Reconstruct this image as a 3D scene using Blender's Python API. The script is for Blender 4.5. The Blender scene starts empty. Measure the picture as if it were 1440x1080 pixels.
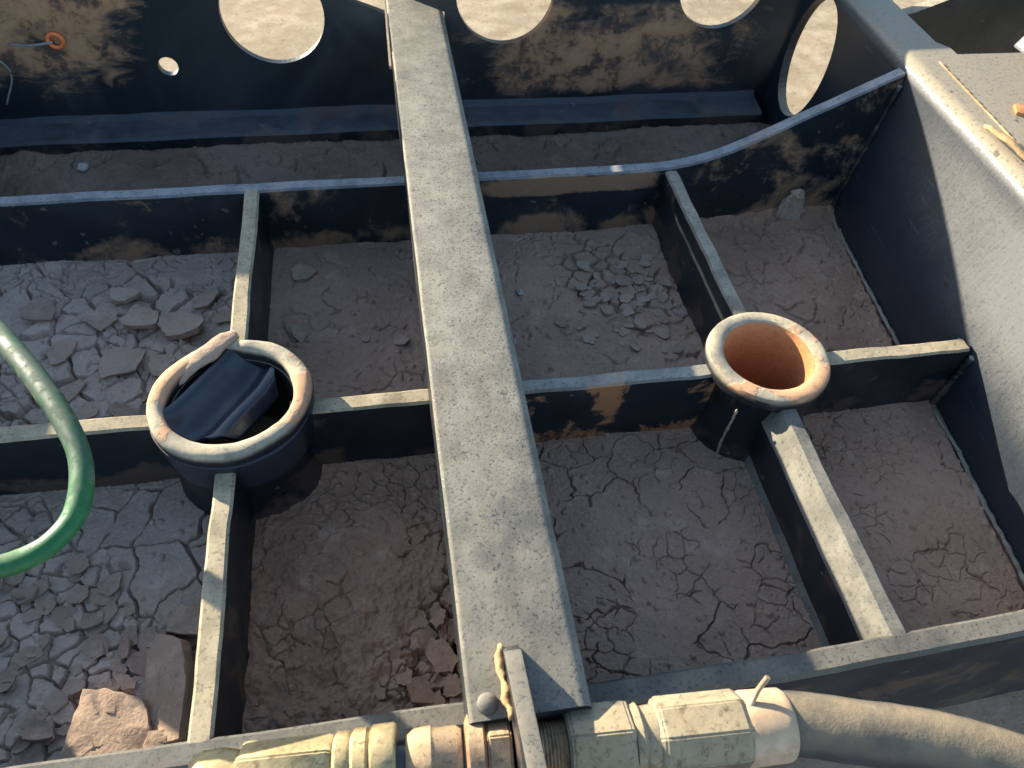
import bpy, bmesh, math, random
import numpy as np
from mathutils import Vector, Matrix, noise as mnoise

S = 0.5                      # one layout unit = half a metre (camera stands one unit above the rib tops)
scene = bpy.context.scene
COL = scene.collection
random.seed(4)

# ------------------------------------------------------------------ camera
cam_d = bpy.data.cameras.new("camera")
cam = bpy.data.objects.new("camera", cam_d)
COL.objects.link(cam)
R = [Vector((0.987, -0.155, 0.048)), Vector((-0.089, -0.762, -0.641)), Vector((0.136, 0.628, -0.766))]
fw = R[2].normalized(); rt = (R[0] - fw * R[0].dot(fw)).normalized(); up = rt.cross(fw)
M = Matrix((rt, up, -fw)).transposed().to_4x4()
M.translation = Vector((0, 0, 1.0)) * S
cam.matrix_world = M
cam_d.sensor_width = 36
cam_d.lens = 36 * 1075.6 / 1440
cam_d.clip_start = 0.01
cam_d.clip_end = 500
cam_d.dof.use_dof = True
cam_d.dof.focus_distance = 1.25 * S
cam_d.dof.aperture_fstop = 16.0
scene.camera = cam

# ------------------------------------------------------------------ sky, sun, exposure
SUNV = Vector((-2.5, 2.7, 1.0)).normalized()          # towards the sun
world = bpy.data.worlds.new("World"); scene.world = world; world.use_nodes = True
nt = world.node_tree; nt.nodes.clear()
wo = nt.nodes.new("ShaderNodeOutputWorld"); bg = nt.nodes.new("ShaderNodeBackground")
sky = nt.nodes.new("ShaderNodeTexSky"); sky.sky_type = 'NISHITA'; sky.sun_disc = False
sky.sun_elevation = math.asin(SUNV.z); sky.sun_rotation = math.atan2(SUNV.x, SUNV.y) % (2 * math.pi)
sky.air_density = 1.0; sky.dust_density = 0.6; sky.ozone_density = 1.7
bg.inputs[1].default_value = 0.118
nt.links.new(sky.outputs[0], bg.inputs[0]); nt.links.new(bg.outputs[0], wo.inputs[0])
sun_d = bpy.data.lights.new("sun", 'SUN'); sun_d.energy = 5.0; sun_d.angle = math.radians(0.5); sun_d.color = (1.0, 0.90, 0.71)
sun = bpy.data.objects.new("sun", sun_d); COL.objects.link(sun)
sun.rotation_euler = SUNV.to_track_quat('Z', 'Y').to_euler(); sun.location = SUNV * 20
vs = scene.view_settings
vs.view_transform = 'Standard'; vs.look = 'None'; vs.gamma = 1; vs.use_curve_mapping = False
vs.exposure = 1.67

# ------------------------------------------------------------------ materials
def newmat(name):
    m = bpy.data.materials.new(name); m.use_nodes = True
    t = m.node_tree; t.nodes.clear()
    out = t.nodes.new("ShaderNodeOutputMaterial"); b = t.nodes.new("ShaderNodeBsdfPrincipled")
    t.links.new(b.outputs[0], out.inputs[0])
    return m, t, b
def N(t, typ, **kw):
    n = t.nodes.new(typ)
    for k, v in kw.items():
        if k.startswith("i_"):
            key = k[2:]; key = int(key) if key.isdigit() else key
            n.inputs[key].default_value = v
        else: setattr(n, k, v)
    return n
def coords(t):
    g = N(t, "ShaderNodeNewGeometry"); return g
def noise_n(t, vec, scale, detail=6, rough=.6, dist=0.0):
    n = N(t, "ShaderNodeTexNoise"); n.inputs["Scale"].default_value = scale; n.inputs["Detail"].default_value = detail
    n.inputs["Roughness"].default_value = rough; n.inputs["Distortion"].default_value = dist
    t.links.new(vec, n.inputs["Vector"]); return n.outputs["Fac"]
def mrange(t, v, a, b, c=0., d=1., smooth=True):
    n = N(t, "ShaderNodeMapRange"); n.interpolation_type = 'SMOOTHSTEP' if smooth else 'LINEAR'
    t.links.new(v, n.inputs[0])
    for i, x in enumerate((a, b, c, d)): n.inputs[i + 1].default_value = x
    return n.outputs[0]
def math_n(t, op, a, b):
    n = N(t, "ShaderNodeMath", operation=op)
    for i, x in enumerate((a, b)):
        if isinstance(x, (int, float)): n.inputs[i].default_value = x
        else: t.links.new(x, n.inputs[i])
    n.use_clamp = True
    return n.outputs[0]
def mixc(t, f, a, b):
    n = N(t, "ShaderNodeMix", data_type='RGBA')
    if isinstance(f, (int, float)): n.inputs[0].default_value = f
    else: t.links.new(f, n.inputs[0])
    for i, x in ((6, a), (7, b)):
        if isinstance(x, tuple): n.inputs[i].default_value = (*x, 1)
        else: t.links.new(x, n.inputs[i])
    return n.outputs[2]
def bump(t, b, h, strength, dist):
    n = N(t, "ShaderNodeBump"); n.inputs["Strength"].default_value = strength; n.inputs["Distance"].default_value = dist
    t.links.new(h, n.inputs["Height"]); t.links.new(n.outputs[0], b.inputs["Normal"])

def painted(name, base=(.0075, .0125, .018), dust=(.39, .33, .235), cover=.9, lo=.45, hi=.9, smear=.35, smear_col=(.25, .135, .07),
            rough=.36, speck=.55, film=.10, sm_lo=.52, sm_hi=.62, foot=.10, spot=None, fq=330, mq=120, thin_front=False):
    """black paint with dust lying on what faces up, specks of bare paint in it, smears of dried mud"""
    m, t, b = newmat(name); g = coords(t)
    pos = g.outputs["Position"]
    sep = N(t, "ShaderNodeSeparateXYZ"); t.links.new(g.outputs["Normal"], sep.inputs[0])
    upf = mrange(t, sep.outputs[2], lo, hi)
    n1 = noise_n(t, pos, 22, 8, .65)
    cov = math_n(t, 'MULTIPLY', upf, mrange(t, n1, .28, .55, cover * .55, cover))
    fine = noise_n(t, pos, fq, 3, .7)
    spk = mrange(t, fine, .30, .47, 1 - speck, 1.)
    mid = noise_n(t, pos, mq, 4, .7)
    spk2 = mrange(t, mid, .30, .42, 1 - speck * .8, 1.)
    cov = math_n(t, 'MULTIPLY', math_n(t, 'MULTIPLY', cov, spk), spk2)
    if thin_front:                # less dust is laid towards the near end
        sy = N(t, "ShaderNodeSeparateXYZ"); t.links.new(pos, sy.inputs[0])
        cov = math_n(t, 'MULTIPLY', cov, mrange(t, math_n(t, 'ADD', sy.outputs[1], math_n(t, 'MULTIPLY', n1, .25)), .20, .62, .66, 1.))
    streak = noise_n(t, pos, 9, 7, .6, .6)
    fl = math_n(t, 'MULTIPLY', mrange(t, streak, .40, .70), film)
    c1 = mixc(t, fl, base, dust)
    sm = noise_n(t, pos, 14, 9, .68, .3)
    spz = N(t, "ShaderNodeSeparateXYZ"); t.links.new(pos, spz.inputs[0])
    ft = math_n(t, 'MULTIPLY', mrange(t, spz.outputs[2], -.045, -.066), foot)      # splashed up from the mud
    if spot:                     # one big splash of mud: x range, z range (layout units), strength
        xa, xb, za, zb, k_ = spot
        px = math_n(t, 'MULTIPLY', mrange(t, spz.outputs[0], (xa - .03) * S, (xa + .03) * S), mrange(t, spz.outputs[0], (xb + .03) * S, (xb - .03) * S))
        pz = math_n(t, 'MULTIPLY', mrange(t, spz.outputs[2], (za - .012) * S, (za + .006) * S), mrange(t, spz.outputs[2], (zb + .012) * S, (zb - .006) * S))
        ft = math_n(t, 'ADD', ft, math_n(t, 'MULTIPLY', math_n(t, 'MULTIPLY', px, pz), k_))
    smf = math_n(t, 'MULTIPLY', mrange(t, math_n(t, 'ADD', sm, ft), sm_lo, sm_hi), smear)
    c2 = mixc(t, smf, c1, smear_col)
    dv = mixc(t, mrange(t, noise_n(t, pos, 45, 5, .6), .3, .7), tuple(x * .78 for x in dust), tuple(min(1, x * 1.12) for x in dust))
    c3 = mixc(t, cov, c2, dv)
    # small chips and splashes
    chip = mrange(t, noise_n(t, pos, 75, 2, .5), .715, .735)
    c4 = mixc(t, math_n(t, 'MULTIPLY', chip, .32), c3, (.30, .24, .19))
    t.links.new(c4, b.inputs["Base Color"])
    r = math_n(t, 'MAXIMUM', mrange(t, cov, 0, .6, rough, .92), mrange(t, smf, 0, .4, rough, .9))
    r = math_n(t, 'ADD', r, mrange(t, n1, .3, .7, -.06, .1))
    t.links.new(r, b.inputs["Roughness"])
    h = math_n(t, 'ADD', math_n(t, 'MULTIPLY', fine, .35), math_n(t, 'MULTIPLY', mid, .65))
    bump(t, b, h, .35, .0012)
    return m

M_RIB = painted("dusty_black_paint", smear=.30, sm_lo=.56, sm_hi=.66, film=.05)
M_EDGE = painted("thick_dust_on_paint", cover=.97, lo=.2, hi=.6, smear=.35, dust=(.43, .35, .225), sm_lo=.56, sm_hi=.66, film=.05)
M_SPLASH = painted("paint_with_orange_mud_splash", cover=.9, dust=(.36, .33, .27), smear=.85, sm_lo=.54, sm_hi=.60, smear_col=(.42, .18, .07), spot=(.33, .385, -.11, .02, .16), film=.05)
M_BACK = painted("thin_dust_paint", spot=(.22, .60, -.045, -.006, .28), cover=.8, smear=.6, sm_lo=.52, sm_hi=.66, smear_col=(.40, .225, .115), dust=(.36, .355, .35), film=.04)
M_WALL = painted("muddy_black_paint", cover=.28, smear=.8, sm_lo=.49, sm_hi=.56, smear_col=(.25, .165, .11), dust=(.20, .20, .21), film=.16)
M_LEDGE = painted("ledge_paint", cover=.30, smear=.25, sm_lo=.55, sm_hi=.66, dust=(.25, .25, .26), film=.05)
def rear_mat():
    m, t, b = newmat("mud_splashed_wall"); g = coords(t); pos = g.outputs["Position"]
    sp = N(t, "ShaderNodeSeparateXYZ"); t.links.new(pos, sp.inputs[0]); x, z = sp.outputs[0], sp.outputs[2]
    n1 = noise_n(t, pos, 11, 10, .66, .5); n2 = noise_n(t, pos, 34, 8, .72); n3 = noise_n(t, pos, 5, 8, .6, .8)
    # where mud was thrown against the plate: right of the bar low down, and in the far left corner
    a = math_n(t, 'MULTIPLY', mrange(t, x, .06, .22), mrange(t, x, .60, .34))
    a = math_n(t, 'MULTIPLY', a, math_n(t, 'MULTIPLY', mrange(t, z, .17, .0), mrange(t, z, -.058, -.030)))
    c = math_n(t, 'MULTIPLY', mrange(t, math_n(t, 'ADD', math_n(t, 'MULTIPLY', x, -1.), math_n(t, 'MULTIPLY', z, .35)), .20, .40), mrange(t, z, -.05, .03))
    where = math_n(t, 'MAXIMUM', a, c)
    mp = N(t, "ShaderNodeMapping"); mp.inputs["Scale"].default_value = (16, 16, 46); t.links.new(pos, mp.inputs[0])
    n4 = noise_n(t, mp.outputs[0], 1.0, 9, .7, .8)
    amt = math_n(t, 'ADD', math_n(t, 'MULTIPLY', where, .26), math_n(t, 'ADD', math_n(t, 'MULTIPLY', n1, .45), math_n(t, 'MULTIPLY', n4, .45)))
    f = math_n(t, 'MULTIPLY', mrange(t, amt, .54, .69), mrange(t, n2, .38, .50, .2, 1))
    veil = math_n(t, 'MULTIPLY', mrange(t, n3, .38, .72), .22)
    c0 = mixc(t, veil, (.0075, .0125, .018), (.21, .20, .19))
    md = mixc(t, mrange(t, n2, .3, .7), (.26, .125, .06), (.42, .24, .13))
    c1 = mixc(t, math_n(t, 'MULTIPLY', f, .9), c0, md)
    t.links.new(c1, b.inputs["Base Color"]); t.links.new(mrange(t, f, 0, .6, .42, .92), b.inputs["Roughness"])
    bump(t, b, math_n(t, 'ADD', math_n(t, 'MULTIPLY', f, .7), math_n(t, 'MULTIPLY', n2, .3)), .5, .0016)
    return m
M_REAR = rear_mat()
M_RAIL = painted("scuffed_rail_paint", cover=.55, speck=.7, dust=(.31, .275, .215), smear=.25, sm_lo=.56, sm_hi=.66, film=.05)
M_SHOULDER = painted("lit_shoulder_dust_paint", cover=.9, lo=.12, hi=.2, dust=(.20, .185, .15), smear=.2, sm_lo=.58, sm_hi=.66)  # grey dust on the shoulder only, drawing the sunlit strip there
M_BAR = painted("dusty_tube_paint", cover=.90, smear=.22, sm_lo=.56, sm_hi=.66, speck=.85, fq=520, mq=210, thin_front=True,  dust=(.285, .257, .20), lo=.12, hi=.5)

def cheek_mat():
    m, t, b = newmat("scratched_dusty_plate"); g = coords(t); pos = g.outputs["Position"]
    mp = N(t, "ShaderNodeMapping"); mp.inputs["Scale"].default_value = (60, 320, 60); mp.inputs["Rotation"].default_value = (.5, .35, .75)
    t.links.new(pos, mp.inputs[0])
    brush = noise_n(t, mp.outputs[0], 1.0, 5, .65)
    n1 = noise_n(t, pos, 11, 7, .62); fine = noise_n(t, pos, 300, 3, .7)
    sep = N(t, "ShaderNodeSeparateXYZ"); t.links.new(g.outputs["Normal"], sep.inputs[0])
    upf = mrange(t, sep.outputs[2], .45, .80)
    lean = mrange(t, sep.outputs[2], .10, .36, .18, 1.)          # dust where it leans back; upright part darkened to paint in its shade
    thin = math_n(t, 'MULTIPLY', lean, math_n(t, 'MULTIPLY', math_n(t, 'ADD', mrange(t, brush, .3, .7, .22, .46), mrange(t, n1, .3, .7, 0, .34)), mrange(t, fine, .32, .5, .35, 1)))
    mp2 = N(t, "ShaderNodeMapping"); mp2.inputs["Scale"].default_value = (30, 14, 420); mp2.inputs["Rotation"].default_value = (.7, .2, -.4)
    t.links.new(pos, mp2.inputs[0]); scr = noise_n(t, mp2.outputs[0], 1.0, 3, .5)
    thin = math_n(t, 'ADD', thin, mrange(t, scr, .66, .74, 0, .45))
    sepx = N(t, "ShaderNodeSeparateXYZ"); t.links.new(pos, sepx.inputs[0])
    a = mixc(t, thin, (.008, .013, .022), (.118, .117, .110))
    spk = mrange(t, fine, .30, .48, .45, 1.)
    c = mixc(t, math_n(t, 'MULTIPLY', math_n(t, 'MULTIPLY', upf, spk), .85), a, (.34, .28, .19))
    chip = mrange(t, noise_n(t, pos, 60, 2, .5), .72, .74)
    c = mixc(t, math_n(t, 'MULTIPLY', chip, .6), c, (.015, .016, .02))
    t.links.new(c, b.inputs["Base Color"])
    roll = math_n(t, 'MULTIPLY', mrange(t, sep.outputs[2], .42, .52), mrange(t, sep.outputs[2], .95, .75))      # rubbed bright along the bend
    t.links.new(math_n(t, 'SUBTRACT', mrange(t, thin, 0, .7, .42, .66), math_n(t, 'MULTIPLY', roll, .16)), b.inputs["Roughness"])
    b.inputs['Specular IOR Level'].default_value = .45
    bump(t, b, math_n(t, 'ADD', math_n(t, 'MULTIPLY', brush, .5), math_n(t, 'MULTIPLY', fine, .5)), .3, .0008)
    return m
M_CHEEK = cheek_mat()

def dirt(name, c1, c2, c3, s=1.0, rough=.95, bs=.5):
    m, t, b = newmat(name); g = coords(t); pos = g.outputs["Position"]
    a = noise_n(t, pos, 9 * s, 7, .62); f = noise_n(t, pos, 160 * s, 5, .7); k = noise_n(t, pos, 38 * s, 6, .65)
    c = mixc(t, mrange(t, a, .35, .65), c1, c2)
    lg = noise_n(t, pos, 4.5 * s, 6, .6, .5); c = mixc(t, mrange(t, lg, .42, .60, .38, 0), c, tuple(x * .58 for x in c1))
    c = mixc(t, mrange(t, k, .52, .72, 0, .7), c, c3)
    c = mixc(t, mrange(t, f, .30, .48, .55, 0), c, tuple(x * .5 for x in c1))
    f2 = noise_n(t, pos, 420 * s, 3, .7); c = mixc(t, mrange(t, f2, .56, .72, 0, .45), c, tuple(min(.8, x * 1.35) for x in c3))
    t.links.new(c, b.inputs["Base Color"]); b.inputs["Roughness"].default_value = rough
    b.inputs["Specular IOR Level"].default_value = .25
    bump(t, b, math_n(t, 'ADD', math_n(t, 'MULTIPLY', f, .6), math_n(t, 'MULTIPLY', k, .5)), min(1, bs * 1.5), .0022)
    return m
M_MUD = dirt("dried_mud_grey_brown", (.395, .252, .168), (.46, .30, .205), (.51, .35, .245))
M_MUDL = dirt("dried_mud_pale_grey", (.48, .345, .258), (.53, .39, .297), (.58, .44, .34))
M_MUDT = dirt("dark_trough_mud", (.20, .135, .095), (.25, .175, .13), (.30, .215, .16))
M_MUDR = dirt("dried_mud_red_brown", (.42, .245, .152), (.48, .295, .19), (.54, .35, .232))
M_FLAKE = dirt("mud_flake_pale", (.40, .275, .195), (.46, .325, .235), (.50, .365, .272), 1.4)
M_CLOD = dirt("mud_clod", (.40, .275, .19), (.45, .315, .22), (.48, .35, .25), 1.2)
M_STONE = dirt("pale_stone", (.42, .38, .33), (.5, .45, .4), (.55, .5, .45), 2)
M_GROUND = dirt("sandy_ground", (.40, .30, .185), (.50, .40, .27), (.17, .12, .07), 2.0, bs=1.0)
M_RUSTY = dirt("orange_rust", (.46, .19, .075), (.54, .26, .115), (.40, .15, .06), 1.4, .85, .3)
M_TAN = dirt("flaking_tan_rust", (.42, .25, .12), (.50, .34, .18), (.36, .18, .08), 2.5, .9, .4)
def rim_mat():
    m, t, b = newmat("mud_stained_rim"); g = coords(t); pos = g.outputs["Position"]
    sp = N(t, "ShaderNodeSeparateXYZ"); t.links.new(g.outputs["Normal"], sp.inputs[0])
    n1 = noise_n(t, pos, 26, 8, .65, .4); n2 = noise_n(t, pos, 15, 6, .6, .3); f = noise_n(t, pos, 240, 4, .7)
    cov = math_n(t, 'MULTIPLY', mrange(t, sp.outputs[2], .05, .55), mrange(t, f, .28, .46, .5, 1))
    cov = math_n(t, 'MULTIPLY', cov, mrange(t, n1, .28, .45, .6, 1))
    cr = mixc(t, mrange(t, n1, .4, .65), (.30, .265, .20), (.54, .44, .28))
    sal = mrange(t, n2, .53, .575)
    cr = mixc(t, math_n(t, 'MULTIPLY', sal, .85), cr, (.60, .31, .155))
    t.links.new(mixc(t, cov, (.018, .020, .024), cr), b.inputs["Base Color"])
    t.links.new(mrange(t, cov, 0, .6, .35, .85), b.inputs["Roughness"])
    bump(t, b, math_n(t, 'ADD', math_n(t, 'MULTIPLY', sal, .5), math_n(t, 'MULTIPLY', f, .4)), .5, .0012)
    return m
M_RIM = rim_mat()

def simple(name, col, rough, metal=0, var=.35, scale=60, dust=None, dlo=.2, dhi=.9, damt=.7, bs=.2, col2=None, dmin=.15):
    m, t, b = newmat(name); g = coords(t); pos = g.outputs["Position"]
    n = noise_n(t, pos, scale, 6, .65)
    c = mixc(t, mrange(t, n, .3, .7), tuple(x * (1 - var) for x in col), col2 or tuple(min(1, x * (1 + var)) for x in col))
    if dust:
        sep = N(t, "ShaderNodeSeparateXYZ"); t.links.new(g.outputs["Normal"], sep.inputs[0])
        cov = math_n(t, 'MULTIPLY', mrange(t, sep.outputs[2], dlo, dhi, dmin, 1), mrange(t, noise_n(t, pos, scale * .6, 7, .7), .3, .6, damt * .45, damt))
        c = mixc(t, cov, c, dust)
        t.links.new(mrange(t, cov, 0, .7, rough, .9), b.inputs["Roughness"])
    else:
        t.links.new(mrange(t, n, .3, .7, rough - .08, rough + .1), b.inputs["Roughness"])
    if metal > 0:                                    # grease and grime
        gr = math_n(t, 'MAXIMUM', mrange(t, noise_n(t, pos, scale * 3.2, 8, .75, .4), .50, .68, 0, .7), mrange(t, noise_n(t, pos, scale * .7, 8, .7, .6), .54, .66, 0, .6))
        c = mixc(t, gr, c, (.10, .07, .045))
    t.links.new(c, b.inputs["Base Color"]); b.inputs["Metallic"].default_value = metal
    bump(t, b, noise_n(t, pos, scale * 5, 4, .7), bs, .0008)
    return m
M_RUBBER = simple("black_rubber", (.010, .017, .030), .25, 0, .3, 30, (.24, .22, .20), .75, 1.0, .35, .15)
M_HOSE = simple("dusty_rubber_hose", (.035, .035, .037), .6, 0, .35, 50, (.22, .172, .11), .25, .95, .95, .7, None, .02)
M_STEEL = simple("dusty_plated_steel", (.25, .22, .165), .42, .55, .35, 70, (.46, .375, .24), .2, .9, .8, .35)
M_BRASS = simple("yellow_plated_fitting", (.40, .31, .16), .36, .55, .35, 60, (.54, .44, .25), .3, .95, .75, .3)
M_NUT = simple("rusty_nut", (.34, .20, .11), .6, .25, .35, 90, (.48, .37, .23), .2, .9, .75, .3)
M_SLEEVE = simple("pale_clear_sleeve", (.40, .29, .20), .3, 0, .5, 40, (.48, .32, .18), .2, .9, .6, .3)
M_WIRE = simple("grey_wire", (.20, .20, .20), .45, 0, .2)
M_ORANGE = simple("orange_plastic", (.75, .16, .04), .45, 0, .15)
def green_mat():
    m, t, b = newmat("worn_green_hose"); g = coords(t); pos = g.outputs["Position"]
    n = noise_n(t, pos, 26, 7, .7, .4); n2 = noise_n(t, pos, 90, 6, .7)
    sepp = N(t, "ShaderNodeSeparateXYZ"); t.links.new(pos, sepp.inputs[0])
    wear = mrange(t, sepp.outputs[1], .25 , .34, 0.0, 1)          # the far stretch of the loop is scuffed and dusty
    base = mixc(t, mrange(t, n, .35, .65), (.005, .078, .022), (.010, .13, .034))
    f = math_n(t, 'MULTIPLY', mrange(t, n, .36, .60, .25, .9), wear)
    c = mixc(t, f, base, (.030, .045, .036))
    c = mixc(t, mrange(t, n2, .53, .66, 0, .6), c, (.13, .135, .095))
    t.links.new(c, b.inputs["Base Color"]); t.links.new(mrange(t, n2, .35, .6, .42, .8), b.inputs["Roughness"])
    bump(t, b, n2, .2, .0010)
    return m
M_GREEN = green_mat()

# ------------------------------------------------------------------ helpers
def link(o): COL.objects.link(o); return o
def thing(name, label, cat, loc=(0, 0, 0), group=None):
    o = link(bpy.data.objects.new(name, None)); o.location = Vector(loc) * S
    o.empty_display_size = .02; o['label'] = label; o['category'] = cat
    if group: o['group'] = group
    return o
def tag(o, label, cat, group=None):
    o['label'] = label; o['category'] = cat
    if group: o['group'] = group
    return o
def wloc(o):
    v = Vector((0, 0, 0))
    while o is not None: v = v + o.location; o = o.parent
    return v
def obj(name, bm, mat, parent=None, loc=None, smooth=None, recalc=True):
    """links one mesh; bm is in layout units, world frame"""
    me = bpy.data.meshes.new(name)
    if recalc: bmesh.ops.recalc_face_normals(bm, faces=bm.faces)
    base = wloc(parent) if parent else Vector(loc or (0, 0, 0)) * S
    bmesh.ops.transform(bm, matrix=Matrix.Translation(-base) @ Matrix.Scale(S, 4), verts=bm.verts)
    bm.to_mesh(me); bm.free()
    if smooth is not None:
        if smooth >= 180: me.shade_smooth()
        else:
            me.shade_smooth()
            b2 = bmesh.new(); b2.from_mesh(me); a = math.radians(smooth)
            for e in b2.edges:
                if len(e.link_faces) == 2 and e.calc_face_angle(0) > a: e.smooth = False
            b2.to_mesh(me); b2.free()
    o = link(bpy.data.objects.new(name, me)); me.materials.append(mat)
    if parent: o.parent = parent
    else: o.location = base
    return o
def box(bm, x0, x1, y0, y1, z0, z1, bev=0.004, seg=2):
    r = bmesh.ops.create_cube(bm, size=1)
    vsx = r['verts']
    for v in vsx: v.co = Vector(((x0 + x1) / 2 + v.co.x * (x1 - x0), (y0 + y1) / 2 + v.co.y * (y1 - y0), (z0 + z1) / 2 + v.co.z * (z1 - z0)))
    if bev:
        es = list({e for v in vsx for e in v.link_edges})
        bmesh.ops.bevel(bm, geom=es, offset=bev, segments=seg, profile=.6, affect='EDGES')
def prism(bm, poly, axis, a, b, n=1, bev=0):
    """poly: list of 2D points; axis 'x' -> (y,z), 'y' -> (x,z), 'z' -> (x,y)"""
    def P(p, t): return {'x': (t, p[0], p[1]), 'y': (p[0], t, p[1]), 'z': (p[0], p[1], t)}[axis]
    rings = [[bm.verts.new(P(p, a + (b - a) * k / n)) for p in poly] for k in range(n + 1)]
    m = len(poly); fs = []
    for k in range(n):
        for i in range(m): fs.append(bm.faces.new((rings[k][i], rings[k][(i + 1) % m], rings[k + 1][(i + 1) % m], rings[k + 1][i])))
    fs.append(bm.faces.new(rings[0][::-1])); fs.append(bm.faces.new(rings[n]))
    if bev:
        bmesh.ops.recalc_face_normals(bm, faces=fs)
        es = [e for f in fs for e in f.edges if len(e.link_faces) == 2 and e.calc_face_angle(0) > .6]
        bmesh.ops.bevel(bm, geom=list(set(es)), offset=bev, segments=2, profile=.6, affect='EDGES')
def lathe(bm, prof, cx, cy, n=72, closed=False, wob=None):
    rings = []
    for (r, z) in prof:
        ring = []
        for i in range(n):
            a = 2 * math.pi * i / n
            rr, zz = (r, z) if wob is None else wob(r, z, a)
            ring.append(bm.verts.new((cx + rr * math.cos(a), cy + rr * math.sin(a), zz)))
        rings.append(ring)
    m = len(rings)
    for k in range(m if closed else m - 1):
        A, B = rings[k], rings[(k + 1) % m]
        for i in range(n): bm.faces.new((A[i], A[(i + 1) % n], B[(i + 1) % n], B[i]))
    return rings
def catmull(pts, n):
    P = [Vector(p) for p in pts]; P = [2 * P[0] - P[1]] + P + [2 * P[-1] - P[-2]]; out = []
    for i in range(1, len(P) - 2):
        for k in range(n):
            t = k / n; a, b, c, d = P[i - 1], P[i], P[i + 1], P[i + 2]
            out.append(.5 * ((2 * b) + (c - a) * t + (2 * a - 5 * b + 4 * c - d) * t * t + (3 * b - a - 3 * c + d) * t ** 3))
    out.append(P[-2]); return out
def sweep(bm, path, rad, n=24, flat=None, cap=True, rot=0.0):
    """tube along path; rad(i, angle) or number"""
    up0 = Vector((0, 0, 1)); rings = []; L = len(path)
    for i, p in enumerate(path):
        t = (path[min(i + 1, L - 1)] - path[max(i - 1, 0)]).normalized()
        u = up0.cross(t).normalized(); w = t.cross(u).normalized()
        ring = []
        for k in range(n):
            a = 2 * math.pi * k / n + rot
            r = rad(i, a) if callable(rad) else rad
            ring.append(bm.verts.new(p + u * (math.cos(a) * r) + w * (math.sin(a) * r * (flat or 1))))
        rings.append(ring)
    for i in range(L - 1):
        for k in range(n): bm.faces.new((rings[i][k], rings[i][(k + 1) % n], rings[i + 1][(k + 1) % n], rings[i + 1][k]))
    if cap: bm.faces.new(rings[0][::-1]); bm.faces.new(rings[-1])
    return rings
def jitter(bm, amp, freq=14, seed=0, sel=None):
    off = Vector((seed * 7.3, seed * 3.1, seed * 1.7))
    for v in bm.verts:
        if sel and not sel(v.co): continue
        d = mnoise.noise_vector(v.co * freq + off) + .5 * mnoise.noise_vector(v.co * freq * 2.7 + off)
        v.co += d * amp
def weld(bm, path, r, seed=0):
    """rippled weld bead"""
    rnd = random.Random(seed)
    ph = rnd.random() * 6
    sweep(bm, path, lambda i, a: r * (1 + .16 * math.sin(i * 1.9 + ph) + .12 * math.sin(i * .7)), 8)
def line(a, b, n):
    a, b = Vector(a), Vector(b); return [a.lerp(b, k / n) for k in range(n + 1)]

# ------------------------------------------------------------------ layout numbers (measured)
FL = -.15                    # mud level in the front pockets
ZB = -.19                    # top of the base plate under the mud
XL, XM, XR = -.285, .11, .635   # ribs running away from the camera
YF, YM, YB, YW = .297, .812, 1.420, 1.90
RT = .0155                   # half thickness of a rib
def cheek_x(z, y=.7):
    """the leaning plate on the right: wall line at height z, a little twisted along its length"""
    b = .992 + .088 * (min(max(y, .35), 1.45) - .4)
    m = b + .014
    if z < 0: return b + (m - b) * (z + .15) / .15
    return m + (1.120 - m) * min(1, z / .232)

# ------------------------------------------------------------------ the machine frame: one welded thing
frame = thing("machine_frame", "black painted steel machine frame with welded ribs, two round bosses and muddy pockets", "machine frame", (.1, 1.0, ZB - .03))
bm = bmesh.new(); box(bm, -1.06, 1.10, YF + .05, YW + .06, ZB - .03, ZB, .003)
obj("base_plate", bm, M_RIB, frame)

def rib_profile(h0, h1, t=RT, fl=.014):
    """section (offset, z): foot fillet flares out"""
    right = [(t + fl * 1.3, h0), (t + fl * .55, h0 + fl * .35), (t + fl * .15, h0 + fl * 1.0), (t, h0 + fl * 1.9), (t, h1 - .004), (t - .004, h1)]
    return right + [(-x, z) for x, z in right[::-1]]
def rib_y(name, x, y0, y1, mat=M_RIB, top=0.0, seed=1, slant=0, base=FL - .02):
    bm = bmesh.new()
    prism(bm, [(x + a, z) for a, z in rib_profile(base, top)], 'y', y0, y1, 28)
    jitter(bm, .0022, 10, seed)
    return obj(name, bm, mat, frame, smooth=35)
def rib_x(name, y, x0, x1, mat=M_RIB, top=0.0, seed=1, base=FL - .02):
    bm = bmesh.new()
    prism(bm, [(y + a, z) for a, z in rib_profile(base, top)], 'x', x0, x1, 28)
    jitter(bm, .0022, 10, seed)
    return obj(name, bm, mat, frame, smooth=35)
B1 = (-.280, .822); B2 = (.636, .818)
rib_y("rib", XL, YF + .01, B1[1] - .09, M_EDGE, seed=2)
rib_y("rib", XL, B1[1] + .09, YB - .01, M_EDGE, seed=3)
rib_y("rib", XR, B2[1] + .092, YB - .01, M_RIB, -.002, 5)
rib_y("rib", XM, YF + .01, YM - .02, M_RIB, -.004, 6)
rib_y("rib", XM, YM + .02, YB - .01, M_RIB, -.004, 7)
rib_x("rib", YM, -1.0, B1[0] - .09, M_EDGE, seed=8)
rib_x("rib", YM, B1[0] + .09, .12, M_EDGE, .001, 9)
rib_x("rib", YM, .12, B2[0] - .092, M_SPLASH, .001, 19)
rib_x("rib", YM + .004, B2[0] + .092, 1.030, M_EDGE, .002, 10)
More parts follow.
